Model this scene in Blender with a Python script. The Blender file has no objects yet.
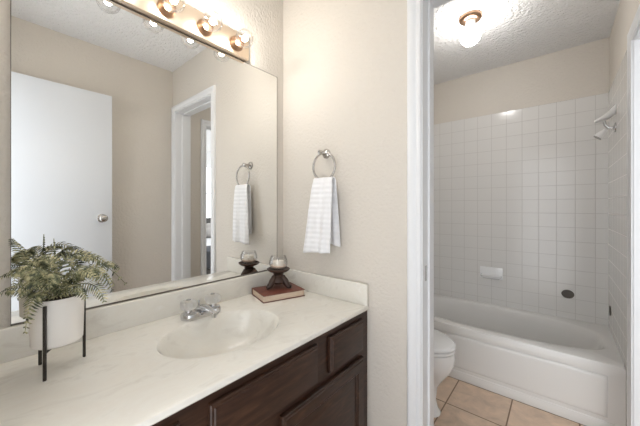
import bpy, bmesh, math, random
from mathutils import Vector, Matrix
random.seed(7)
PI = math.pi
S = bpy.context.scene

# ------------------------------------------------------------------ camera
cd = bpy.data.cameras.new('camera'); cam = bpy.data.objects.new('camera', cd)
S.collection.objects.link(cam); S.camera = cam
cam.location = (1.1793, -1.1158, 1.2246)
cam.rotation_euler = (PI/2, 0, 0.7155)
cd.sensor_fit = 'HORIZONTAL'; cd.sensor_width = 36.0; cd.lens = 285.2934/640*36
cd.shift_x = (320-311.15)/640; cd.shift_y = (207.51-213)/640
cd.clip_start = 0.01; cd.clip_end = 60

# ------------------------------------------------------------------ world, light levels, exposure
W_STR = 3.1                      # soft daylight of the rest of the house
BULB = 305.0                     # filaments of the vanity bar
BULB2 = 49.0                     # frosted globe over the tub
w = bpy.data.worlds.new('world'); S.world = w; w.use_nodes = True
bg = w.node_tree.nodes['Background']
bg.inputs[0].default_value = (0.93, 0.96, 1.0, 1); bg.inputs[1].default_value = W_STR
S.view_settings.view_transform = 'Standard'; S.view_settings.look = 'None'
S.view_settings.gamma = 1; S.view_settings.use_curve_mapping = False
S.view_settings.exposure = 0.0

# ------------------------------------------------------------------ materials
def mat(name, col=(.8, .8, .8), rough=.5, metal=0, **kw):
    m = bpy.data.materials.new(name); m.use_nodes = True
    b = m.node_tree.nodes['Principled BSDF']
    b.inputs['Base Color'].default_value = (*col, 1); b.inputs['Roughness'].default_value = rough
    b.inputs['Metallic'].default_value = metal
    for k, v in kw.items(): b.inputs[k.replace('_', ' ')].default_value = v
    return m
def nt(m): return m.node_tree.nodes, m.node_tree.links, m.node_tree.nodes['Principled BSDF']
def coords(m):
    n, l, b = nt(m); t = n.new('ShaderNodeTexCoord'); return t.outputs['Object']
def noise(m, vec, scale, detail=3, rough=.5, dist=0):
    n, l, b = nt(m); x = n.new('ShaderNodeTexNoise')
    x.inputs['Scale'].default_value = scale; x.inputs['Detail'].default_value = detail
    x.inputs['Roughness'].default_value = rough; x.inputs['Distortion'].default_value = dist
    l.new(vec, x.inputs['Vector']); return x.outputs['Fac']
def ramp(m, fac, stops):
    n, l, b = nt(m); r = n.new('ShaderNodeValToRGB'); e = r.color_ramp.elements
    while len(e) < len(stops): e.new(.5)
    for q, (p, c) in zip(e, stops): q.position = p; q.color = (*c, 1)
    l.new(fac, r.inputs['Fac']); return r.outputs['Color']
def bump(m, h, strength, dist):
    n, l, b = nt(m); x = n.new('ShaderNodeBump'); x.inputs['Strength'].default_value = strength
    x.inputs['Distance'].default_value = dist; l.new(h, x.inputs['Height']); l.new(x.outputs['Normal'], b.inputs['Normal'])
def setcol(m, c): n, l, b = nt(m); l.new(c, b.inputs['Base Color'])
def scaled(m, vec, s):
    n, l, b = nt(m); x = n.new('ShaderNodeVectorMath'); x.operation = 'MULTIPLY'
    x.inputs[1].default_value = s; l.new(vec, x.inputs[0]); return x.outputs[0]

M = {}
m = M['wall'] = mat('beige_wall_paint', (.675, .628, .562), .62)
v = coords(m); bump(m, noise(m, v, 70, 2, .5), .6, .006)
m = M['ceil'] = mat('popcorn_ceiling', (.90, .898, .893), .95)
v = coords(m); bump(m, noise(m, v, 48, 3, .6), 1.0, .022)
M['trim'] = mat('white_trim_paint', (.80, .81, .82), .32)
M['door'] = mat('white_door_paint', (.77, .80, .84), .38)
M['tub'] = mat('tub_enamel', (.80, .785, .76), .18)
M['china'] = mat('toilet_china', (.88, .88, .88), .1)
m = M['marble'] = mat('cultured_marble', (.85, .8, .7), .16)
v = coords(m); f = noise(m, scaled(m, v, (3, 1.6, 3)), 3.2, 5, .6, 2.2)
setcol(m, ramp(m, f, [(.3, (.70, .665, .60)), (.46, (.79, .765, .70)), (.62, (.775, .74, .67)), (.75, (.82, .80, .755))]))
m = M['wood'] = mat('dark_stained_wood', (.05, .025, .015), .36)
v = coords(m); f = noise(m, scaled(m, v, (30, 3, 22)), 3, 5, .6, .6)
setcol(m, ramp(m, f, [(.3, (.020, .0085, .005)), (.55, (.040, .0175, .010)), (.75, (.072, .034, .019))]))
m.node_tree.nodes['Principled BSDF'].inputs['Specular IOR Level'].default_value = .38
M['dark'] = mat('dark_gap', (.012, .01, .009), .7)
M['chrome'] = mat('chrome', (.64, .64, .65), .12, 1)
M['nickel'] = mat('brushed_nickel', (.50, .48, .455), .2, 1)
M['brass'] = mat('champagne_metal', (.84, .70, .55), .33, 1)
M['copper'] = mat('antique_copper', (.42, .27, .18), .28, 1)
M['edge'] = mat('mirror_edge', (.16, .14, .12), .35, .6)
M['mirror'] = mat('mirror_silver', (.90, .905, .895), .0, 1)
M['acrylic'] = mat('clear_acrylic', (.98, .98, .98), .33, 0, Transmission_Weight=1.0, IOR=1.47)
M['towel'] = mat('white_waffle_cotton', (.86, .86, .87), .95)
M['pot'] = mat('matte_cream_ceramic', (.80, .76, .71), .55)
M['iron'] = mat('dark_bronze_leg', (.030, .024, .019), .45, .3)
m = M['soil'] = mat('potting_soil', (.03, .02, .014), 1.0); v = coords(m); bump(m, noise(m, v, 140, 3), 1, .01)
m = M['fern'] = mat('fern_leaf', (.2, .22, .1), .6)
v = coords(m); f = noise(m, v, 55, 3, .7)
setcol(m, ramp(m, f, [(.38, (.035, .045, .025)), (.49, (.17, .18, .09)), (.62, (.50, .46, .27))]))
M['stem'] = mat('fern_stem', (.16, .12, .05), .7)
M['resin'] = mat('dark_bronze_resin', (.060, .033, .023), .38, .15)
M['wax'] = mat('ivory_wax', (.86, .80, .70), .5)
M['peach'] = mat('peach_wax', (.80, .62, .50), .4)
M['cover'] = mat('russet_book_cloth', (.16, .050, .032), .5)
m = M['pages'] = mat('book_pages', (.62, .48, .35), .8)
v = coords(m); f = noise(m, scaled(m, v, (1, 1, 700)), 1, 2); setcol(m, ramp(m, f, [(.3, (.56, .43, .32)), (.7, (.80, .66, .52))]))
M['rubber'] = mat('grey_rubber', (.12, .105, .09), .55)
M['plastic'] = mat('white_plastic', (.78, .77, .76), .3)
M['grey'] = mat('grey_plastic', (.40, .38, .36), .4)
M['duvet'] = mat('white_bedding', (.78, .78, .8), .9)
M['blue'] = mat('blue_grey_throw', (.085, .09, .105), .9)
M['charcoal'] = mat('charcoal_fabric', (.10, .095, .09), .9)
M['carpet'] = mat('carpet', (.40, .35, .29), 1)
M['bedside'] = mat('bedroom_paint', (.78, .78, .77), .8)

def thin_glass(name, tint=(1, 1, 1), mixmin=.05):
    m = bpy.data.materials.new(name); m.use_nodes = True; n = m.node_tree.nodes; l = m.node_tree.links; n.clear()
    o = n.new('ShaderNodeOutputMaterial'); mx = n.new('ShaderNodeMixShader'); t = n.new('ShaderNodeBsdfTransparent')
    g = n.new('ShaderNodeBsdfGlossy'); g.inputs['Roughness'].default_value = .03; t.inputs[0].default_value = (*tint, 1)
    lw = n.new('ShaderNodeLayerWeight'); lw.inputs['Blend'].default_value = .22
    ma = n.new('ShaderNodeMath'); ma.operation = 'MULTIPLY_ADD'; ma.inputs[1].default_value = .4; ma.inputs[2].default_value = mixmin
    l.new(lw.outputs['Fresnel'], ma.inputs[0]); l.new(ma.outputs[0], mx.inputs[0])
    l.new(t.outputs[0], mx.inputs[1]); l.new(g.outputs[0], mx.inputs[2]); l.new(mx.outputs[0], o.inputs[0])
    return m
M['glass'] = thin_glass('thin_clear_glass', (.97, .97, .97), .04)
def emit(name, col, s):
    m = bpy.data.materials.new(name); m.use_nodes = True; n = m.node_tree.nodes; l = m.node_tree.links; n.clear()
    o = n.new('ShaderNodeOutputMaterial'); e = n.new('ShaderNodeEmission'); e.inputs[0].default_value = (*col, 1); e.inputs[1].default_value = s
    l.new(e.outputs[0], o.inputs[0]); return m
M['hot'] = emit('bulb_filament_glow', (1.0, .96, .90), BULB)
M['frost'] = emit('frosted_bulb_glow', (1.0, .97, .935), BULB2)

def tile_mat(name, axes, size, off, tile, grout, gap, rough, var=0.0, bumpd=.002):
    m = mat(name, tile, rough); n, l, b = nt(m); v = coords(m)
    sp = n.new('ShaderNodeSeparateXYZ'); l.new(v, sp.inputs[0]); masks = []; cells = []
    for a, o in zip(axes, off):
        s = n.new('ShaderNodeMath'); s.operation = 'SUBTRACT'; l.new(sp.outputs[a], s.inputs[0]); s.inputs[1].default_value = o-100*size
        d = n.new('ShaderNodeMath'); d.operation = 'DIVIDE'; l.new(s.outputs[0], d.inputs[0]); d.inputs[1].default_value = size
        fr = n.new('ShaderNodeMath'); fr.operation = 'FRACT'; l.new(d.outputs[0], fr.inputs[0])
        fl = n.new('ShaderNodeMath'); fl.operation = 'FLOOR'; l.new(d.outputs[0], fl.inputs[0]); cells.append(fl.outputs[0])
        c = n.new('ShaderNodeMath'); c.operation = 'SUBTRACT'; l.new(fr.outputs[0], c.inputs[0]); c.inputs[1].default_value = .5
        ab = n.new('ShaderNodeMath'); ab.operation = 'ABSOLUTE'; l.new(c.outputs[0], ab.inputs[0])
        mr = n.new('ShaderNodeMapRange'); mr.inputs['From Min'].default_value = .5-gap/size*.5-.004; mr.inputs['From Max'].default_value = .5-gap/size*.5+.004
        l.new(ab.outputs[0], mr.inputs['Value']); masks.append(mr.outputs[0])
    mx = n.new('ShaderNodeMath'); mx.operation = 'MAXIMUM'; l.new(masks[0], mx.inputs[0]); l.new(masks[1], mx.inputs[1])
    base = None
    if var:
        f = noise(m, v, 9, 6, .65, .5)
        f2 = n.new('ShaderNodeTexWhiteNoise'); f2.noise_dimensions = '2D'; cb = n.new('ShaderNodeCombineXYZ')
        l.new(cells[0], cb.inputs[0]); l.new(cells[1], cb.inputs[1]); l.new(cb.outputs[0], f2.inputs['Vector'])
        av = n.new('ShaderNodeMath'); av.operation = 'MULTIPLY_ADD'; l.new(f2.outputs['Value'], av.inputs[0]); av.inputs[1].default_value = .12; l.new(f, av.inputs[2])
        base = ramp(m, av.outputs[0], [(.35, tuple(c*(1-var) for c in tile)), (.55, tile), (.8, tuple(min(1, c*(1+var)) for c in tile))])
    mix = n.new('ShaderNodeMix'); mix.data_type = 'RGBA'; l.new(mx.outputs[0], mix.inputs[0])
    if base is not None: l.new(base, mix.inputs[6])
    else: mix.inputs[6].default_value = (*tile, 1)
    mix.inputs[7].default_value = (*grout, 1); l.new(mix.outputs[2], b.inputs['Base Color'])
    inv = n.new('ShaderNodeMath'); inv.operation = 'SUBTRACT'; inv.inputs[0].default_value = 1; l.new(mx.outputs[0], inv.inputs[1])
    bump(m, inv.outputs[0], .45, bumpd)
    rr = n.new('ShaderNodeMapRange'); rr.inputs['To Min'].default_value = rough; rr.inputs['To Max'].default_value = .8; l.new(mx.outputs[0], rr.inputs['Value']); l.new(rr.outputs[0], b.inputs['Roughness'])
    return m
TW, TG = (.77, .755, .73), (.57, .55, .525)
M['tile_xz'] = tile_mat('white_wall_tile_back', ('X', 'Z'), .108, (.5158, 2.045), TW, TG, .0028, .16)
M['tile_yz'] = tile_mat('white_wall_tile_side', ('Y', 'Z'), .108, (1.812, 2.045), TW, (.56, .54, .515), .0028, .16)
M['tile_fl'] = tile_mat('tan_floor_tile', ('X', 'Y'), .312, (.643, .79), (.66, .50, .375), (.24, .16, .105), .007, .35, .22)

# ------------------------------------------------------------------ mesh helpers
def B(): return bmesh.new()
def box(bm, x0, x1, y0, y1, z0, z1):
    r = bmesh.ops.create_cube(bm, size=1); vs = r['verts']
    bmesh.ops.scale(bm, vec=(abs(x1-x0), abs(y1-y0), abs(z1-z0)), verts=vs)
    bmesh.ops.translate(bm, vec=((x0+x1)/2, (y0+y1)/2, (z0+z1)/2), verts=vs); return vs
def rbox(bm, x0, x1, y0, y1, z0, z1, r=.004, seg=2):
    t = B(); box(t, x0, x1, y0, y1, z0, z1)
    bmesh.ops.bevel(t, geom=t.edges[:], offset=r, segments=seg, affect='EDGES', profile=.5)
    merge(bm, t)
def merge(bm, t, mat4=None):
    if mat4 is not None: bmesh.ops.transform(t, matrix=mat4, verts=t.verts)
    me = bpy.data.meshes.new('tmp'); t.to_mesh(me); t.free(); bm.from_mesh(me); bpy.data.meshes.remove(me)
def loft(bm, rings, cap0=True, cap1=True, closed=True):
    vs = [[bm.verts.new(p) for p in r] for r in rings]; n = len(rings[0])
    for a, b in zip(vs, vs[1:]):
        for i in range(n if closed else n-1):
            j = (i+1) % n
            try: bm.faces.new((a[i], a[j], b[j], b[i]))
            except ValueError: pass
    if cap0: bm.faces.new(list(reversed(vs[0])))
    if cap1: bm.faces.new(vs[-1])
    return vs
def lathe(bm, prof, c=(0, 0, 0), axis='Z', n=32, cap0=True, cap1=True):
    rings = []
    for r, z in prof:
        r = max(r, 1e-4); ring = []
        for k in range(n):
            a = 2*PI*k/n; u, q = r*math.cos(a), r*math.sin(a)
            p = {'Z': (u, q, z), 'X': (z, u, q), 'Y': (q, z, u)}[axis]
            ring.append((c[0]+p[0], c[1]+p[1], c[2]+p[2]))
        rings.append(ring)
    loft(bm, rings, cap0, cap1)
def tube(bm, pts, r, n=10, closed=False, cap=True):
    P = [Vector(p) for p in pts]; N = len(P); rings = []; up = None
    rr = r if isinstance(r, (list, tuple)) else [r]*N
    for i in range(N):
        t = (P[(i+1) % N]-P[i-1]) if closed else (P[min(i+1, N-1)]-P[max(i-1, 0)])
        t.normalize()
        if up is None:
            up = Vector((0, 0, 1)) if abs(t.z) < .9 else Vector((1, 0, 0))
        s = t.cross(up); s.normalize(); up = s.cross(t); up.normalize()
        rings.append([tuple(P[i]+(s*math.cos(2*PI*k/n)+up*math.sin(2*PI*k/n))*rr[i]) for k in range(n)])
    if closed:
        vs = loft(bm, rings, False, False); a, b = vs[-1], vs[0]
        for k in range(n): bm.faces.new((a[k], a[(k+1) % n], b[(k+1) % n], b[k]))
    else: loft(bm, rings, cap, cap)
def sphere(bm, c, r, sc=(1, 1, 1), u=24, v_=16):
    q = bmesh.ops.create_uvsphere(bm, u_segments=u, v_segments=v_, radius=r)
    bmesh.ops.scale(bm, vec=sc, verts=q['verts']); bmesh.ops.translate(bm, vec=c, verts=q['verts'])
def obj(name, bm, m, parent=None, smooth=True, angle=40, loc=None, sub=0):
    """one mesh object; vertices are given in world metres and re-based to its own origin"""
    bmesh.ops.recalc_face_normals(bm, faces=bm.faces[:])
    if parent is not None: base = parent_base(parent)
    else:
        if loc is None:
            xs = [q.co for q in bm.verts]
            loc = ((min(p.x for p in xs)+max(p.x for p in xs))/2, (min(p.y for p in xs)+max(p.y for p in xs))/2, min(p.z for p in xs))
        base = Vector(loc)
    bmesh.ops.translate(bm, vec=-base, verts=bm.verts)
    me = bpy.data.meshes.new(name); bm.to_mesh(me); bm.free()
    if smooth:
        for p in me.polygons: p.use_smooth = True
        me.set_sharp_from_angle(angle=math.radians(angle))
    me.materials.append(m); o = bpy.data.objects.new(name, me); S.collection.objects.link(o)
    if parent is not None: o.parent = parent
    else: o.location = base
    if sub:
        d = o.modifiers.new('sub', 'SUBSURF'); d.levels = sub; d.render_levels = sub
    return o
def parent_base(p):
    b = Vector((0, 0, 0))
    while p is not None: b += p.location; p = p.parent
    return b
def tag(o, label, cat, group=None, kind=None):
    o['label'] = label; o['category'] = cat
    if group: o['group'] = group
    if kind: o['kind'] = kind
    return o
def thing(name, loc, label, cat, group=None):
    o = bpy.data.objects.new(name, None); o.empty_display_size = .05; S.collection.objects.link(o); o.location = loc
    return tag(o, label, cat, group)
def struct(name, bm, m, label, cat, smooth=False, loc=(0, 0, 0)):
    return tag(obj(name, bm, m, None, smooth, loc=loc), label, cat, None, 'structure')

# ------------------------------------------------------------------ room shell
RX = 1.45          # right wall of both rooms
YB = -1.25         # wall behind the camera
TY = .125          # thickness of the towel wall
BY = 1.818         # wall behind the tub
H = 2.44
bm = B(); box(bm, -.12, RX+.12, YB-.12, BY+.12, -.1, 0); struct('floor', bm, M['tile_fl'], 'tan square floor tiles with dark grout lines', 'floor')
bm = B(); box(bm, -.12, RX+.12, YB-.12, BY+.12, H, H+.1); struct('ceiling', bm, M['ceil'], 'white popcorn textured ceiling', 'ceiling')
bm = B(); box(bm, -.12, 0, YB-.12, BY+.12, 0, H); struct('wall_left', bm, M['wall'], 'beige wall behind the vanity mirror', 'wall')
bm = B(); box(bm, 0, RX, BY, BY+.12, 0, H); struct('wall_back', bm, M['wall'], 'beige wall above the tub tiles', 'wall')
DL, DR, DT = .765, 1.40, 2.078     # rough opening to the tub room
bm = B(); box(bm, 0, DL, 0, TY, 0, H); box(bm, DR, RX, 0, TY, 0, H); box(bm, DL, DR, 0, TY, DT, H)
struct('wall_front', bm, M['wall'], 'beige textured wall with the towel ring and tub room doorway', 'wall')
QA, QB, QT = .308, .935, 2.035      # rough opening in the right wall to the bedroom
bm = B(); box(bm, RX, RX+.12, YB-.12, QA, 0, H); box(bm, RX, RX+.12, QB, BY+.12, 0, H); box(bm, RX, RX+.12, QA, QB, QT, H)
struct('wall_right', bm, M['wall'], 'beige wall opposite the mirror, running on to the tub', 'wall')
EL, ER, ET = .64, 1.41, 2.06        # entry doorway behind the camera
bm = B(); box(bm, 0, EL, YB-.12, YB, 0, H); box(bm, ER, RX, YB-.12, YB, 0, H); box(bm, EL, ER, YB-.12, YB, ET, H)
struct('wall_rear', bm, M['wall'], 'beige wall around the entry doorway', 'wall')

PROF = [(0, 0), (0, .010), (.004, .0125), (.014, .0125), (.018, .010), (.024, .011), (.030, .0165), (.036, .018), (.048, .018), (.053, .015), (.057, .010), (.057, 0)]
def casing(bm, a0, a1, top, face, sgn, axis, wid=.057):
    """mitred colonial casing round an opening; axis 'x': wall plane y=face, 'y': wall plane x=face"""
    s = wid/.057; rings = []
    for k in range(4):
        ring = []
        for wd, p in PROF:
            wd *= s; a = a0-wd if k < 2 else a1+wd; z = 0 if k in (0, 3) else top+wd
            ring.append((a, face+sgn*p, z) if axis == 'x' else (face+sgn*p, a, z))
        rings.append(ring)
    loft(bm, rings, True, True)
def jamb(bm, a0, a1, ra0, ra1, top, rtop, f0, f1, axis):
    def bx(p0, p1, z0, z1, g0=f0, g1=f1):
        if axis == 'x': box(bm, p0, p1, g0, g1, z0, z1)
        else: box(bm, g0, g1, p0, p1, z0, z1)
    bx(ra0, a0, 0, top); bx(a1, ra1, 0, top); bx(ra0, ra1, top, rtop)
    s0, s1 = f0+(f1-f0)*.42, f0+(f1-f0)*.68
    bx(a0, a0+.009, 0, top, s0, s1); bx(a1-.009, a1, 0, top, s0, s1); bx(a0, a1, top-.009, top, s0, s1)
bm = B(); casing(bm, .777, 1.387, 2.065, 0, -1, 'x', .054); struct('trim_1', bm, M['trim'], 'white door casing on the towel wall side of the tub room doorway', 'door casing', True)
bm = B(); casing(bm, .777, 1.387, 2.065, TY, 1, 'x', .054); struct('trim_2', bm, M['trim'], 'white door casing on the tub side of the doorway', 'door casing', True)
bm = B(); jamb(bm, .782, 1.382, DL, DR, 2.060, DT, -.002, TY+.002, 'x'); j3 = struct('trim_3', bm, M['trim'], 'white jamb lining of the tub room doorway', 'door jamb')
bm = B(); rbox(bm, .782, .7832, .024, .042, .935, .995, .0004); obj('strike_plate', bm, M['nickel'], j3, False)
bm = B(); casing(bm, .320, .922, 2.025, RX, -1, 'y', .055); struct('trim_4', bm, M['trim'], 'white door casing beside the tub, round the bedroom doorway', 'door casing', True)
bm = B(); jamb(bm, .324, .918, QA, QB, 2.02, QT, RX-.002, RX+.122, 'y'); struct('trim_5', bm, M['trim'], 'white jamb lining of the bedroom doorway', 'door jamb')
bm = B(); casing(bm, .655, 1.395, 2.045, YB, 1, 'x', .05); struct('trim_6', bm, M['trim'], 'white door casing of the entry doorway', 'door casing', True)
bm = B(); jamb(bm, .658, 1.392, EL, ER, 2.04, ET, YB-.122, YB+.002, 'x'); struct('trim_7', bm, M['trim'], 'white jamb lining of the entry doorway', 'door jamb')
bm = B(); rbox(bm, .55, .72, -.013, -.0005, 0, .085, .003); struct('baseboard_front', bm, M['trim'], 'white baseboard between the vanity and the tub room doorway', 'baseboard')
bm = B(); rbox(bm, RX-.013, RX-.0005, YB+.02, -.02, 0, .085, .003); struct('baseboard_right', bm, M['trim'], 'white baseboard behind the open door', 'baseboard')

# tile surround of the tub
ZT = 2.045
def slab_tile(name, b, m, label):
    struct(name, b, m, label, 'wall tile')
bm = B(); rbox(bm, 0, RX, 1.812, BY, .36, ZT, .003); slab_tile('trim_8', bm, M['tile_xz'], 'white square wall tiles behind the tub')
bm = B(); rbox(bm, RX-.006, RX, .985, 1.812, .0, ZT, .003); slab_tile('trim_9', bm, M['tile_yz'], 'white square wall tiles on the shower end wall')
bm = B(); rbox(bm, 0, .006, .985, 1.812, .0, ZT, .003); slab_tile('trim_10', bm, M['tile_yz'], 'white square wall tiles at the far left end of the tub')

# ------------------------------------------------------------------ open entry door against the right wall
d1 = bpy.data.objects.new('door_1', None); S.collection.objects.link(d1); d1.location = (1.37, -1.22, .008)
tag(d1, 'flat white door standing open against the beige wall, seen in the mirror', 'door', None, 'structure')
bm = B(); rbox(bm, 1.352, 1.387, -1.235, -.483, .010, 2.055, .002); obj('door_slab', bm, M['door'], d1)
kx, ky, kz = 1.352, -.547, 1.147
bm = B(); lathe(bm, [(.031, 0), (.031, .004), (.026, .008), (.012, .010), (.011, .028), (.020, .034), (.0265, .044), (.0265, .054), (.020, .062), (.008, .065)], (0, 0, 0), 'X', 28)
bmesh.ops.scale(bm, vec=(-1, 1, 1), verts=bm.verts); bmesh.ops.translate(bm, vec=(kx, ky, kz), verts=bm.verts)
obj('door_knob', bm, M['nickel'], d1)
bm = B(); lathe(bm, [(.031, 0), (.031, .004), (.026, .008), (.012, .010), (.011, .018), (.020, .024), (.0265, .034), (.0265, .044), (.020, .052), (.008, .055)], (1.387, ky, kz), 'X', 28)
obj('door_knob', bm, M['nickel'], d1)
bm = B()
for z in (.25, 1.05, 1.85):
    lathe(bm, [(.006, 0), (.006, .09)], (1.393, -1.2365, z), 'Z', 12)
obj('hinge', bm, M['nickel'], d1)

# ------------------------------------------------------------------ bedroom seen through the far doorway (in the mirror)
bm = B(); box(bm, RX+.12, 4.7, -1.0, 3.4, -.1, 0); struct('floor.001', bm, M['carpet'], 'bedroom floor beyond the doorway', 'floor')
bm = B(); box(bm, RX+.12, 4.7, -1.0, 3.4, H, H+.1); struct('ceiling.001', bm, M['bedside'], 'bedroom ceiling beyond the doorway', 'ceiling')
bm = B(); box(bm, 4.6, 4.7, -1.0, 1.2, 0, H); box(bm, 4.6, 4.7, 2.8, 3.4, 0, H); box(bm, 4.6, 4.7, 1.2, 2.8, 0, .92); box(bm, 4.6, 4.7, 1.2, 2.8, 2.15, H)
struct('wall_far', bm, M['bedside'], 'white bedroom wall with a bright window', 'wall')
bm = B(); box(bm, RX+.12, 1.9, 3.4, 3.5, 0, H); box(bm, 4.3, 4.7, 3.4, 3.5, 0, H); box(bm, 1.9, 4.3, 3.4, 3.5, 0, .35); box(bm, 1.9, 4.3, 3.4, 3.5, 2.2, H)
struct('wall_side', bm, M['bedside'], 'white bedroom wall with a wide window opening', 'wall')
w1 = bpy.data.objects.new('window_1', None); S.collection.objects.link(w1); w1.location = (4.6, 2.0, .92)
tag(w1, 'bright bedroom window seen through two doorways in the mirror', 'window', None, 'structure')
bm = B()
for a in ((1.2, 1.25), (1.98, 2.02), (2.75, 2.8)): box(bm, 4.59, 4.66, a[0], a[1], .92, 2.15)
for a in ((.92, .97), (1.52, 1.55), (2.10, 2.15)): box(bm, 4.592, 4.658, 1.2, 2.8, a[0], a[1])
obj('window_frame', bm, M['trim'], w1, False)
bm = B(); box(bm, 4.63, 4.634, 1.25, 2.75, .97, 2.10); obj('window_pane', bm, M['glass'], w1, False)
bed = thing('bed', (3.5, 1.7, 0), 'bed with white bedding, seen as a sliver through the doorway in the mirror', 'bed')
bm = B(); rbox(bm, 2.5, 4.5, .9, 2.5, .06, .36, .02); obj('bed_frame', bm, M['charcoal'], bed)
for x in (2.6, 4.4):
    for y in (1.0, 2.4): bm = B(); box(bm, x-.03, x+.03, y-.03, y+.03, 0, .06); obj('leg', bm, M['charcoal'], bed, False)
bm = B(); rbox(bm, 2.52, 4.48, .92, 2.48, .36, .60, .05, 3); obj('mattress', bm, M['duvet'], bed)
bm = B(); rbox(bm, 4.5, 4.57, .9, 2.5, .06, 1.0, .02); obj('headboard', bm, M['charcoal'], bed)
bm = B(); rbox(bm, 2.50, 3.05, .890, 2.51, .601, .615, .004); rbox(bm, 2.50, 3.05, .885, .897, .38, .612, .004); rbox(bm, 2.50, 3.05, 2.503, 2.515, .38, .612, .004); rbox(bm, 2.488, 2.499, .890, 2.51, .38, .612, .004); tag(obj('throw_blanket', bm, M['blue']), 'blue grey throw over the foot of the bed in the next room', 'blanket')
for i, (y, mm, lb) in enumerate(((1.3, 'charcoal', 'dark grey pillow on the near side of the bed'), (2.0, 'grey', 'mid grey pillow on the window side of the bed'))):
    bm = B(); sphere(bm, (4.33, y, .75), 1, (.13, .32, .15)); tag(obj('pillow', bm, M[mm]), lb, 'pillow', 'pillows on the bed')

# ------------------------------------------------------------------ vanity cabinet
CX = .540     # face of the carcass
van = thing('vanity_cabinet', (.26, -.62, 0), 'dark stained wooden vanity cabinet with raised panel doors and drawers', 'cabinet')
VY = -1.248
bm = B(); box(bm, .004, CX-.06, VY, -.003, 0, .10); box(bm, .004, CX, VY, -.003, .10, .64)
box(bm, CX-.02, CX, VY, -.003, .64, .771); box(bm, .004, .03, VY, -.003, .64, .771); box(bm, .03, CX-.02, -.022, -.003, .64, .771); box(bm, .03, CX-.02, VY, VY+.02, .64, .771)
obj('carcass', bm, M['wood'], van, False)
def panel(y0, y1, z0, z1, prof, x0=CX+.001):
    """stepped rectangular front: (inset, x offset) rings"""
    b = B(); rings = []
    for ins, d in prof:
        rings.append([(x0+d, y0+ins, z0+ins), (x0+d, y1-ins, z0+ins), (x0+d, y1-ins, z1-ins), (x0+d, y0+ins, z1-ins)])
    loft(b, rings, True, True); return b
DRW = [(0, 0), (0, .010), (.003, .0135), (.008, .014), (.011, .0175), (.016, .0185)]
DOOR = [(0, 0), (0, .012), (.003, .015), (.009, .016), (.012, .0185), (.016, .019), (.048, .019), (.052, .016), (.055, .010), (.060, .010), (.085, .017), (.09, .0175)]
for nm, y0, y1 in (('drawer_front', -.287, -.058), ('false_drawer_front', -.760, -.358), ('drawer_front', -1.07, -.832)):
    obj(nm, panel(y0, y1, .620, .752, DRW), M['wood'], van, True, 20)
for y0, y1 in ((-.527, -.058), (-1.07, -.61)):
    obj('cabinet_door', panel(y0, y1, .13, .594, DOOR), M['wood'], van, True, 20)

# ------------------------------------------------------------------ countertop with integral oval basin and splashes
ZC, ZU, DX = .794, .775, .5485
top = thing('countertop', (.27, -.62, ZU), 'cream cultured marble countertop with an integral oval basin and backsplash', 'countertop')
bcx, bcy, ba, bb = .284, -.554, .161, .218
def rect_pt(a, x0, x1, y0, y1):
    c, s = math.cos(a), math.sin(a); ts = []
    if c > 1e-9: ts.append((x1-bcx)/c)
    if c < -1e-9: ts.append((x0-bcx)/c)
    if s > 1e-9: ts.append((y1-bcy)/s)
    if s < -1e-9: ts.append((y0-bcy)/s)
    t = min(ts); return bcx+c*t, bcy+s*t
X0, X1, Y0, Y1 = .003, DX, VY, -.002
angs = sorted(set([round(2*PI*k/72, 5) for k in range(72)]+[round(math.atan2(y-bcy, x-bcx) % (2*PI), 5) for x in (X0, X1) for y in (Y0, Y1)]))
def ell(a, k, z):
    # same direction parametrised on the ellipse
    t = math.atan2(math.sin(a)/bb, math.cos(a)/ba); return (bcx+ba*k*math.cos(t), bcy+bb*k*math.sin(t), z)
def rring(ins, z): return [(*rect_pt(a, X0, X1-ins, Y0, Y1), z) for a in angs]
rings = [rring(.012, ZU), rring(.003, ZU), rring(0, ZU+.004), rring(0, ZC-.006), rring(.002, ZC-.002), rring(.006, ZC)]
for k, dz in ((1.06, 0), (1.0, -.002), (.965, -.010), (.93, -.026), (.87, -.055), (.77, -.088), (.62, -.112), (.42, -.126), (.2, -.132), (.09, -.134)):
    rings.append([ell(a, k, ZC+dz) for a in angs])
bm = B(); loft(bm, rings, False, True); obj('worktop', bm, M['marble'], top, True, 35)
bm = B(); rbox(bm, .002, .021, VY, -.002, ZC-.001, .888, .004, 3); obj('backsplash', bm, M['marble'], top)
bm = B(); rbox(bm, .0215, DX, -.021, -.002, ZC-.001, .888, .004, 3); obj('side_splash', bm, M['marble'], top)
bm = B(); lathe(bm, [(.006, 0), (.021, .001), (.021, .003), (.016, .0045), (.004, .0045)], (bcx, bcy, ZC-.1345), 'Z', 24); obj('drain', bm, M['chrome'], top)

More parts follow.
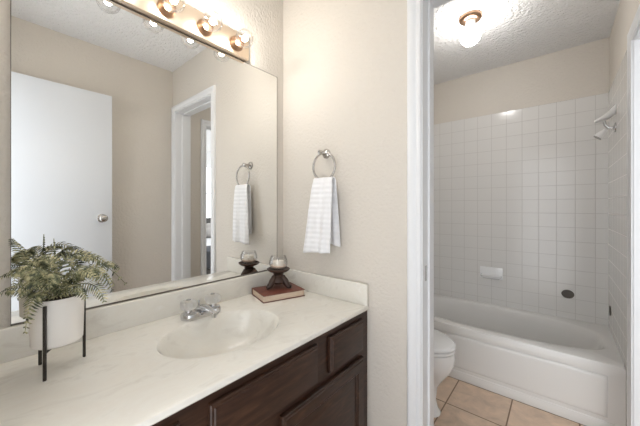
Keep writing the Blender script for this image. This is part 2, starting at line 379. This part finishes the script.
# ------------------------------------------------------------------ faucet
FX, FY = .092, -.540
fau = thing('faucet', (FX, FY, ZC), 'low chrome centerset faucet with clear acrylic knobs behind the basin', 'faucet')
bm = B()
def stad(x, y, hx, hy, z, n=12):
    r = min(hx, hy); pts = []
    for k in range(2*n):
        a = PI*k/n-PI/2+PI/2
        cy_ = (hy-r) if math.sin(a) >= 0 else -(hy-r)
        pts.append((x+r*math.cos(a), y+cy_+r*math.sin(a), z))
    return pts
loft(bm, [stad(FX+.003, FY, .035, .081, ZC+.0005), stad(FX+.003, FY, .0355, .0815, ZC+.012), stad(FX+.003, FY, .032, .079, ZC+.020), stad(FX+.002, FY, .024, .071, ZC+.024)])
obj('base_plate', bm, M['chrome'], fau)
bm = B()
for x, hw, zt, zb in [(0, 0, 0, 0)]: pass
sp = [(FX-.015, .022, ZC+.012, ZC+.030), (FX+.0, .026, ZC+.014, ZC+.041), (FX+.025, .020, ZC+.020, ZC+.045), (FX+.06, .015, ZC+.026, ZC+.044), (FX+.095, .013, ZC+.026, ZC+.039), (FX+.11, .011, ZC+.024, ZC+.034)]
loft(bm, [[(x, FY+hw*math.cos(2*PI*k/16), (zb+zt)/2+(zt-zb)/2*math.sin(2*PI*k/16)) for k in range(16)] for x, hw, zb, zt in sp])
obj('spout', bm, M['chrome'], fau)
bm = B(); lathe(bm, [(.009, 0), (.009, .016)], (FX+.098, FY, ZC+.014), 'Z', 16); obj('aerator', bm, M['chrome'], fau)
bm = B(); lathe(bm, [(.003, 0), (.003, .022), (.005, .024), (.005, .028), (.002, .03)], (FX-.018, FY, ZC+.025), 'Z', 12); obj('lift_rod', bm, M['chrome'], fau)
for s in (-1, 1):
    y = FY+s*.051
    bm = B(); lathe(bm, [(.017, 0), (.016, .006), (.011, .010), (.010, .018)], (FX, y, ZC+.014), 'Z', 20); hb = obj('handle_stem', bm, M['chrome'], fau)
    bm = B()
    prof = [(.012, 0), (.022, .006), (.0265, .014), (.0265, .026), (.023, .034), (.012, .038), (.004, .037)]
    rings = [[(FX+r*(1+.10*math.cos(8*2*PI*k/48))*math.cos(2*PI*k/48), y+r*(1+.10*math.cos(8*2*PI*k/48))*math.sin(2*PI*k/48), ZC+.032+z) for k in range(48)] for r, z in [(r_*1.12, z_) for r_, z_ in prof]]
    loft(bm, rings); h = obj('knob_handle', bm, M['acrylic'], fau, True, 30); h['label'] = 'clear acrylic knob'
    bm = B(); lathe(bm, [(.009, 0), (.009, .003), (.006, .004)], (FX, y, ZC+.0702), 'Z', 16); obj('knob_cap', bm, M['chrome'], h)

# ------------------------------------------------------------------ mirror
mir = thing('wall_mirror', (.006, -.557, .889), 'large frameless wall mirror above the backsplash', 'mirror')
bm = B(); box(bm, .0005, .0052, -1.0645, -.050, .8895, 1.9445); obj('mirror_back', bm, M['edge'], mir, False)
bm = B(); box(bm, .0053, .0062, -1.0632, -.0535, .8925, 1.9412); obj('mirror_glass', bm, M['mirror'], mir, False)
bm = B(); box(bm, .0053, .0085, -1.0645, -.050, .8895, .8935); obj('bottom_channel', bm, M['edge'], mir, False)

# ------------------------------------------------------------------ vanity light bar
BC = -.566; BZ = 1.993
bar = thing('vanity_light', (0, BC, 1.947), 'champagne metal vanity light bar with clear globe bulbs above the mirror', 'light fixture')
bm = B(); rbox(bm, .001, .034, BC-.306, BC+.306, 1.9455, 2.056, .004, 2); obj('back_plate', bm, M['brass'], bar)
def bulb_at(y):
    b = B(); lathe(b, [(.033, .0345), (.034, .040), (.031, .050), (.026, .061), (.020, .063)], (0, y, BZ), 'X', 28); s_ = obj('socket_cup', b, M['copper'], bar)
    b = B()
    pr_ = [(.013, .056), (.0135, .0605)]+[(.040*math.sin(a), .101-.040*math.cos(a)) for a in [.36+(PI-.36)*k/18 for k in range(19)]]
    lathe(b, pr_, (0, y, BZ), 'X', 32, False, False); g = obj('globe_bulb', b, M['glass'], bar)
    b = B(); sphere(b, (.102, y, BZ), .0125, (1.2, 1, 1), 16, 10); obj('filament', b, M['hot'], g)
    return s_, g
for k in range(4): bulb_at(-.335-.158*k)

# ------------------------------------------------------------------ towel ring and towel
TX, TZ = .331, 1.420
ring = thing('towel_ring', (TX, 0, TZ), 'brushed nickel towel ring on the beige wall', 'towel ring')
bm = B(); lathe(bm, [(.024, 0), (.024, .004), (.019, .010), (.010, .014), (.009, .040), (.012, .046), (.011, .056), (.004, .058)], (0, 0, 0), 'Y', 24)
bmesh.ops.scale(bm, vec=(1, -1, 1), verts=bm.verts); bmesh.ops.translate(bm, vec=(TX-.02, -.0005, TZ+.070), verts=bm.verts); obj('wall_post', bm, M['nickel'], ring)
bm = B(); tube(bm, [(TX+.066*math.sin(2*PI*k/48), -.047+.008*math.cos(2*PI*k/48)*0, TZ+.066*math.cos(2*PI*k/48)) for k in range(48)], .0052, 10, True); obj('ring', bm, M['nickel'], ring)

bm = B()
NT, pth = 36, []
zr = TZ-.066; yr = -.047
for k in range(26): q = k/25; pth.append(('b', q, -.020-.010*q, 1.050+(zr-.004-1.050)*q))
for k in range(1, 8): a = PI*k/8; pth.append(('t', a/PI, yr+.0125*math.cos(a)*1.0, zr+.0125*math.sin(a)))
for k in range(34): q = k/33; pth.append(('f', q, -.060-.022*q**.8, zr-.004-(zr-.004-1.010)*q))
grid = []
for kind, q, y, z in pth:
    row = []
    for j in range(NT+1):
        t = j/NT*2-1
        if kind == 'b': c, hw, am = .347+(.332-.347)*q, .064+(.058-.064)*q, .004*(1-q)+.001
        elif kind == 't': c, hw, am = .332, .058, .0015
        else: c, hw, am = .332-.024*q, .058+(.083-.058)*q**.65, .0015+.0075*q
        ph = 0 if kind != 'f' else .9*q
        yy = y+am*math.sin(t*5.2+1.0+ph)+am*.5*math.sin(t*10.5)
        rp = .0005*math.sin(z*2*PI/.0235)
        zz = z+(.006*t if kind == 'f' else -.010*t)*(q if kind == 'f' else (1-q if kind == 'b' else 0))
        row.append(bm.verts.new((c+t*hw, min(yy+(rp if kind == 'f' else 0), -.012), zz)))
    grid.append(row)
for a, b in zip(grid, grid[1:]):
    for j in range(NT): bm.faces.new((a[j], a[j+1], b[j+1], b[j]))
tw = obj('hand_towel', bm, M['towel'], None, True, 80)
sd = tw.modifiers.new('thick', 'SOLIDIFY'); sd.thickness = .0035; sd.offset = 0
tag(tw, 'white ribbed hand towel folded over the towel ring', 'towel')
n, l, b = nt(M['towel']); v = coords(M['towel'])
wv = n.new('ShaderNodeTexWave'); wv.wave_type = 'BANDS'; wv.bands_direction = 'Z'; wv.inputs['Scale'].default_value = 13.3; wv.inputs['Distortion'].default_value = .3
l.new(v, wv.inputs['Vector']); bump(M['towel'], wv.outputs['Fac'], .4, .004)

# ------------------------------------------------------------------ book, candle holder, votive, candle
KZ = ZC+.0005
book = thing('book', (.139, -.166, KZ), 'closed russet brown book lying on the countertop corner', 'book')
ang = math.radians(72)
def onbook(b): merge_m = Matrix.Translation((.139, -.166, 0)) @ Matrix.Rotation(ang, 4, 'Z'); bmesh.ops.transform(b, matrix=merge_m, verts=b.verts)
L2, W2 = .107, .079
bm = B(); rbox(bm, -L2, L2, -W2, W2, KZ+.0295, KZ+.033, .0012); onbook(bm); cv = obj('front_cover', bm, M['cover'], book)
bm = B(); rbox(bm, -L2, L2, -W2, W2, KZ, KZ+.0035, .0012); onbook(bm); obj('rear_cover', bm, M['cover'], book)
bm = B(); rbox(bm, -L2+.003, L2-.003, -W2+.003, W2-.006, KZ+.0036, KZ+.0294, .001); onbook(bm); obj('page_block', bm, M['pages'], book)
bm = B(); loft(bm, [[(x, W2-.003+.004*math.sin(PI*k/8), KZ+.033*k/8) for k in range(9)]+[(x, W2-.0055+.003*math.sin(PI*k/8), KZ+.033*k/8) for k in range(8, -1, -1)] for x in (-L2, L2)]); onbook(bm); obj('spine', bm, M['cover'], book)

PX, PY, PZ = .126, -.152, KZ+.0336
ped = thing('candle_holder', (PX, PY, PZ), 'dark bronze pedestal candle holder with three scroll feet standing on the book', 'candle holder')
bm = B(); lathe(bm, [(.010, .066), (.020, .068), (.026, .074), (.044, .080), (.055, .088), (.057, .094), (.054, .0955), (.046, .091), (.012, .089)], (PX, PY, PZ), 'Z', 36); obj('dish', bm, M['resin'], ped)
bm = B(); lathe(bm, [(.006, .020), (.030, .022), (.038, .032), (.034, .046), (.024, .054), (.021, .060), (.025, .066), (.026, .069), (.010, .071)], (PX, PY, PZ), 'Z', 28); obj('stem', bm, M['resin'], ped)
for k in range(3):
    a = math.radians(22+120*k); c, s = math.cos(a), math.sin(a)
    pts = [(.014, .052), (.026, .046), (.037, .034), (.047, .020), (.055, .0135), (.063, .0108), (.067, .016)]
    rr = [.012, .016, .0165, .015, .013, .0105, .006]
    bm = B(); tube(bm, [(PX+c*r, PY+s*r, PZ+z) for r, z in pts], rr, 10); sphere(bm, (PX+c*.026, PY+s*.026, PZ+.050), .014, (1, 1, 1.1), 12, 8)
    obj('foot', bm, M['resin'], ped)
GZ = PZ+.0895
vot = B(); lathe(vot, [(r_*1.2, z_*.9) for r_, z_ in [(.004, .003), (.026, .003), (.034, .012), (.039, .030), (.038, .048), (.033, .064), (.031, .074), (.0298, .074), (.0318, .064), (.0366, .048), (.0376, .030), (.0325, .0135), (.025, .0055), (.004, .0055)]], (PX, PY, GZ+.0005), 'Z', 36)
tag(obj('glass_votive', vot, M['glass']), 'clear glass candle cup resting on the bronze dish', 'candle cup')
cn = thing('candle', (PX, PY, GZ+.007), 'short ivory pillar candle inside the glass cup', 'candle')
bm = B(); lathe(bm, [(.0245, 0), (.026, .002), (.0275, .034), (.0255, .037), (.012, .0355), (.002, .035)], (PX, PY, GZ+.0068), 'Z', 28); obj('wax', bm, M['wax'], cn)
bm = B(); lathe(bm, [(.027, .0), (.034, .004), (.040, .013), (.038, .0145), (.0285, .0145), (.0265, .002)], (PX, PY, GZ+.0062), 'Z', 28); obj('melted_wax', bm, M['peach'], cn)
bm = B(); tube(bm, [(PX, PY, GZ+.041), (PX+.001, PY, GZ+.047), (PX+.003, PY, GZ+.052)], .0010, 6); obj('wick', bm, M['dark'], cn)

# ------------------------------------------------------------------ planter and fern
VX, VYP = .163, -.984
pl = thing('planter', (VX, VYP, ZC), 'round cream ceramic planter raised on dark metal legs', 'planter')
ZB, ZTP = .866, .989
bm = B(); lathe(bm, [(.004, ZB), (.050, ZB), (.0540, ZB+.004), (.0570, ZTP-.002), (.0560, ZTP), (.0530, ZTP), (.0520, ZTP-.02), (.004, ZTP-.02)], (VX, VYP, 0), 'Z', 48); obj('pot', bm, M['pot'], pl)
bm = B(); lathe(bm, [(.002, ZTP-.0195), (.0515, ZTP-.0195), (.050, ZTP-.012), (.03, ZTP-.006), (.002, ZTP-.004)], (VX, VYP, 0), 'Z', 24); obj('soil', bm, M['soil'], pl)
legs = [(.211, -1.012), (.146, -.924), (.114, -1.010)]
for (x, y) in legs:
    d = Vector((x-VX, y-VYP)).normalized()*.0622
    bm = B(); t = B(); rbox(t, -.003, .003, -.0033, .0033, ZC+.0005, ZTP-.010, .001); merge(bm, t, Matrix.Translation((VX+d.x, VYP+d.y, 0)) @ Matrix.Rotation(math.atan2(d.y, d.x), 4, 'Z'))
    obj('leg', bm, M['iron'], pl)
bm = B()
for (x, y) in legs:
    d = Vector((x-VX, y-VYP)).normalized()*.059; tube(bm, [(VX, VYP, ZB-.004), (VX+d.x, VYP+d.y, ZB-.004)], .003, 8)
obj('cross_brace', bm, M['iron'], pl)

fern = thing('fern', (VX, VYP, ZTP-.006), 'bushy green fern with arching fronds growing from the cream planter', 'fern')
def frond(tip, crest, wmax=.033):
    p0 = Vector((VX, VYP, ZTP-.009))+Vector((random.uniform(-.02, .02), random.uniform(-.02, .02), 0))
    p2 = Vector(tip); p1 = Vector(crest)*2-(p0+p2)/2; p1.x = max(p1.x, .02)
    face = Vector((.55+random.uniform(-.3, .3), -.15+random.uniform(-.3, .3), .75))
    N = 21; b = B(); P = [((1-q)**2)*p0+2*q*(1-q)*p1+q*q*p2 for q in [i/N for i in range(N+1)]]
    tube(b, [tuple(p) for p in P], [.0015*(1-.7*i/N)+.0003 for i in range(N+1)], 5)
    for i in range(3, N+1):
        q = i/N; T = (P[min(i+1, N)]-P[i-1]).normalized()
        side = T.cross(face)
        if side.length < .05: side = Vector((1, 0, 0))
        side.normalize(); nrm = side.cross(T).normalized()
        ln = wmax*(math.sin(PI*min(1, .12+.88*(1-q)**.85)*.5)**.9)*(.55+.45*min(1, q*4))*random.uniform(.85, 1.1)
        wd = .0046*(.5+.5*(1-q))+.0009
        for s in (-1, 1):
            d = (side*s+T*.55-nrm*.18).normalized(); root = P[i]; mid = root+d*ln*.55; end = root+d*ln-nrm*ln*.22
            for pt in (mid, end): pt.x = max(pt.x, .0125)
            tw_ = nrm*random.uniform(-.0012, .0012)
            a = b.verts.new(root+T*wd*.4); c = b.verts.new(root-T*wd*.4); e = b.verts.new(mid+T*wd*.75+tw_); f_ = b.verts.new(mid-T*wd*.55-tw_); g = b.verts.new(end)
            b.faces.new((a, e, f_, c)); b.faces.new((e, g, f_))
    return obj('frond', b, M['fern'], fern, False)
fronds = [((0.122, -1.041, 1.071), (0.156, -0.999, 1.079)),
          ((0.257, -0.884, 0.999), (0.236, -0.929, 1.058)),
          ((0.165, -0.871, 1.053), (0.144, -0.929, 1.079)),
          ((0.199, -1.067, 1.014), (0.232, -1.025, 1.049)),
          ((0.316, -0.952, 1.006), (0.274, -0.976, 1.034)),
          ((0.215, -0.841, 1.002), (0.157, -0.945, 1.095)),
          ((0.166, -0.844, 1.037), (0.165, -0.898, 1.056)),
          ((0.336, -0.921, 0.995), (0.276, -0.947, 1.033)),
          ((0.211, -1.056, 1.049), (0.227, -1.016, 1.063)),
          ((0.036, -1.063, 1.135), (0.092, -1.028, 1.076)),
          ((0.114, -1.087, 1.049), (0.157, -1.037, 1.059)),
          ((0.233, -1.051, 0.932), (0.224, -1.032, 1.014)),
          ((0.146, -1.087, 1.017), (0.196, -1.043, 1.026)),
          ((0.237, -0.875, 1.01), (0.22, -0.93, 1.056)),
          ((0.132, -0.886, 1.003), (0.121, -0.936, 1.038)),
          ((0.077, -1.054, 0.98), (0.112, -1.01, 1.024)),
          ((0.324, -0.932, 1.049), (0.264, -0.97, 1.068)),
          ((0.287, -1.017, 1.041), (0.278, -0.998, 1.064))]   # (tip, crest of the arch)
for tp, cr in fronds: frond(tp, cr)
frond((.108, -.985, 1.135), (.125, -.985, 1.07), .007)

# ------------------------------------------------------------------ bathtub
tub = thing('bathtub', (.72, 1.456, 0), 'white alcove bathtub with a raised panel apron under the tiled wall', 'bathtub')
tx0, tx1, ty0, ty1, tz = .0065, RX-.0062, 1.101, 1.811, .380
ocx, ocy, oa, ob = .750, 1.460, .655, .278
def sup(a, k, z, e=2.9, sx=1.0, sy=1.0, dx=0):
    c, s = math.cos(a), math.sin(a); r = (abs(c)**e+abs(s)**e)**(-1/e)
    return (ocx+dx+oa*k*sx*c*r, ocy+ob*k*sy*s*r, z)
def trect(a, ins=0):
    c, s = math.cos(a), math.sin(a); ts = []
    # scale so that corner directions hit corners
    if c > 1e-9: ts.append((tx1-ocx)/(c*2.0))
    if c < -1e-9: ts.append((tx0-ocx)/(c*2.0))
    if s > 1e-9: ts.append((ty1-ocy)/s)
    if s < -1e-9: ts.append((ty0+ins-ocy)/s)
    t = min(ts); return (ocx+2.0*c*t, ocy+s*t)
ca = [math.atan2(y-ocy, (x-ocx)/2.0) % (2*PI) for x in (tx0, tx1) for y in (ty0, ty1)]
tang = sorted(set([round(2*PI*k/96, 5) for k in range(96)]+[round(a, 5) for a in ca]))
rings = [[(*trect(a, 0), tz-.06) for a in tang], [(*trect(a, 0), tz-.014) for a in tang], [(*trect(a, .004), tz-.004) for a in tang], [(*trect(a, .014), tz) for a in tang]]
for k, z in ((1.03, tz), (1.0, tz-.004), (.975, tz-.016), (.955, tz-.05), (.93, tz-.14), (.90, tz-.24), (.85, tz-.295), (.74, tz-.318), (.4, tz-.324), (.05, tz-.326)):
    rings.append([sup(a, k, z, 2.9 if k > .7 else 2.6) for a in tang])
bm = B(); loft(bm, rings, False, True); obj('basin', bm, M['tub'], tub, True, 40)
bm = B(); box(bm, tx0, tx1, ty0+.004, ty0+.03, 0, tz-.05); rbox(bm, tx0, tx1, ty0, ty0+.03, 0, .062, .004)
y = ty0+.004
loft(bm, [[(.17+i, y-d, .085+i), (1.378-i, y-d, .085+i), (1.378-i, y-d, .312-i), (.17+i, y-d, .312-i)] for i, d in ((0, 0), (.004, .006), (.012, .010), (.02, .011))], False, True)
obj('apron', bm, M['tub'], tub, True, 50)

# ------------------------------------------------------------------ toilet
toi = thing('toilet', (.42, .63, 0), 'white toilet with a closed lid beside the bathtub', 'toilet')
TYC = .650
def egg(cx_, a, b_, z, n=40, sq=0):
    pts = []
    for k in range(n):
        t = 2*PI*k/n; c, s = math.cos(t), math.sin(t)
        bw = b_*(1-.10*c) if not sq else b_
        pts.append((cx_+a*c, TYC+bw*s, z))
    return pts
bm = B(); loft(bm, [egg(.415, .235, .120, 0), egg(.415, .237, .122, .012), egg(.415, .222, .110, .03), egg(.42, .205, .100, .08), egg(.43, .205, .100, .16), egg(.45, .215, .115, .21),
                   egg(.465, .240, .150, .265), egg(.475, .250, .172, .315), egg(.477, .252, .180, .355), egg(.477, .250, .179, .384), egg(.477, .235, .165, .389)]); obj('bowl', bm, M['china'], toi, True, 60)
bm = B(); loft(bm, [egg(.480, .240, .172, .390), egg(.480, .250, .182, .393), egg(.480, .250, .182, .403), egg(.480, .244, .177, .4075)]); obj('seat', bm, M['china'], toi, True, 50)
bm = B(); loft(bm, [egg(.480, .240, .172, .4135), egg(.480, .252, .184, .4165), egg(.480, .252, .184, .429), egg(.480, .24, .172, .437), egg(.480, .15, .10, .443), egg(.480, .03, .02, .445)]); obj('lid', bm, M['china'], toi, True, 60)
bm = B(); rbox(bm, .012, .20, TYC-.22, TYC+.22, .37, .72, .02, 3); obj('tank', bm, M['china'], toi)
bm = B(); rbox(bm, .008, .21, TYC-.23, TYC+.23, .721, .755, .01, 3); obj('tank_lid', bm, M['china'], toi)
bm = B(); rbox(bm, .20, .27, TYC-.10, TYC+.10, .4075, .414, .002); obj('hinge_bar', bm, M['china'], toi)
bm = B(); rbox(bm, .12, .30, TYC-.12, TYC+.12, .25, .386, .02, 3); obj('tank_shelf', bm, M['china'], toi)
bm = B(); tube(bm, [(.2005, TYC-.16, .68), (.218, TYC-.16, .68), (.220, TYC-.09, .672)], [.008, .008, .006], 10); obj('flush_lever', bm, M['chrome'], toi)

# ------------------------------------------------------------------ fittings on the tub walls
bm = B(); sx, sz = .729, .652; prof = []
rings = []
for dep, hw, zt, zb in ((0, .085, .050, -.050), (.008, .085, .050, -.050), (.010, .080, .045, -.046)):
    rings.append([(sx-hw, 1.8115-dep, sz+zb), (sx+hw, 1.8115-dep, sz+zb), (sx+hw, 1.8115-dep, sz+zt), (sx-hw, 1.8115-dep, sz+zt)])
loft(bm, rings)
dish = thing('soap_dish', (sx, 1.8115, sz-.05), 'white ceramic soap dish set in the wall tiles above the tub', 'soap dish')
obj('wall_plate', bm, M['china'], dish, True, 30)
bm = B()
def tray(y, hw, r, z): return [(sx+hw*math.copysign(abs(math.cos(a))**.6, math.cos(a)), y-r*abs(math.sin(a))**.8 if math.sin(a) >= 0 else y, z) for a in [2*PI*k/40 for k in range(40)]]
loft(bm, [tray(1.802, .060, .025, sz-.047), tray(1.802, .076, .048, sz-.036), tray(1.802, .079, .054, sz-.016), tray(1.802, .074, .049, sz-.013), tray(1.800, .062, .038, sz-.024), tray(1.799, .03, .02, sz-.026)])
obj('tray', bm, M['china'], dish, True, 60)
bm = B(); lathe(bm, [(.005, 0), (.036, 0), (.037, .004), (.034, .008), (.028, .009), (.026, .0065), (.004, .0065)], (0, 0, 0), 'Y', 36)
bmesh.ops.scale(bm, vec=(1, -1, .88), verts=bm.verts); bmesh.ops.translate(bm, vec=(1.229, 1.8115, .565), verts=bm.verts)
tag(obj('drain_cover', bm, M['rubber']), 'dark grey oval disc stuck on the back wall tiles', 'drain cover')
bm = B(); lathe(bm, [(.005, 0), (.033, 0), (.0335, .002), (.031, .0045), (.024, .005), (.004, .005)], (0, 0, 0), 'X', 32)
bmesh.ops.scale(bm, vec=(-1, 1, 1), verts=bm.verts); bmesh.ops.translate(bm, vec=(RX-.0065, 1.70, .518), verts=bm.verts)
tag(obj('drain_cover', bm, M['rubber']), 'dark disc seen edge on, stuck low on the shower end wall', 'drain cover')

sh = thing('shower_head', (RX-.0065, 1.46, 1.71), 'white shower head on a swept white arm on the tiled end wall', 'shower head')
wx = RX-.0065
bm = B(); lathe(bm, [(.030, 0), (.029, -.005), (.016, -.010), (.012, -.012)], (wx, 1.46, 1.722), 'X', 24); obj('escutcheon', bm, M['chrome'], sh)
bm = B()
st = [(wx-.0005, 1.835, .026, .030), (wx-.015, 1.818, .026, .030), (wx-.035, 1.800, .028, .024), (wx-.055, 1.788, .030, .018), (wx-.078, 1.779, .030, .014), (wx-.092, 1.774, .020, .008)]
loft(bm, [[(x, 1.46+hw*math.cos(2*PI*k/20), z+hz*math.sin(2*PI*k/20)) for k in range(20)] for x, z, hw, hz in st]); obj('arm_cover', bm, M['plastic'], sh)
bm = B(); tube(bm, [(wx-.010, 1.46, 1.722), (wx-.03, 1.46, 1.724), (wx-.045, 1.46, 1.745), (wx-.05, 1.46, 1.774)], .008, 12); obj('pipe', bm, M['chrome'], sh)
bm = B(); t = B(); lathe(t, [(.010, 0), (.012, .015), (.019, .03), (.024, .05), (.024, .056), (.004, .056)], (0, 0, 0), 'Z', 24)
merge(bm, t, Matrix.Translation((wx-.042, 1.46, 1.715)) @ Matrix.Rotation(math.radians(-140), 4, 'Y')); obj('spray_head', bm, M['plastic'], sh)
bm = B(); t = B(); lathe(t, [(.022, 0), (.022, .004), (.004, .005)], (0, 0, .0565), 'Z', 24)
merge(bm, t, Matrix.Translation((wx-.042, 1.46, 1.715)) @ Matrix.Rotation(math.radians(-140), 4, 'Y')); obj('nozzle_face', bm, M['grey'], sh)

# ------------------------------------------------------------------ ceiling lamp over the tub room
LX, LY = .752, .925
cl = thing('ceiling_light', (LX, LY, H), 'bare white globe bulb in a copper base on the tub room ceiling', 'ceiling light')
bm = B(); lathe(bm, [(.066, H-.0005), (.067, H-.010), (.060, H-.022), (.048, H-.028), (.02, H-.028)], (LX, LY, 0), 'Z', 36); obj('base_ring', bm, M['copper'], cl)
bm = B(); lathe(bm, [(.028, H-.028), (.027, H-.055), (.018, H-.058)], (LX, LY, 0), 'Z', 28); obj('socket', bm, M['plastic'], cl)
bm = B(); bz = H-.122; lathe(bm, [(.017, H-.056), (.020, H-.064)]+[(.058*math.sin(a), bz+.058*math.cos(a)) for a in [.36+(PI-.36)*k/20 for k in range(21)]], (LX, LY, 0), 'Z', 36, False, False); obj('globe_bulb', bm, M['frost'], cl)
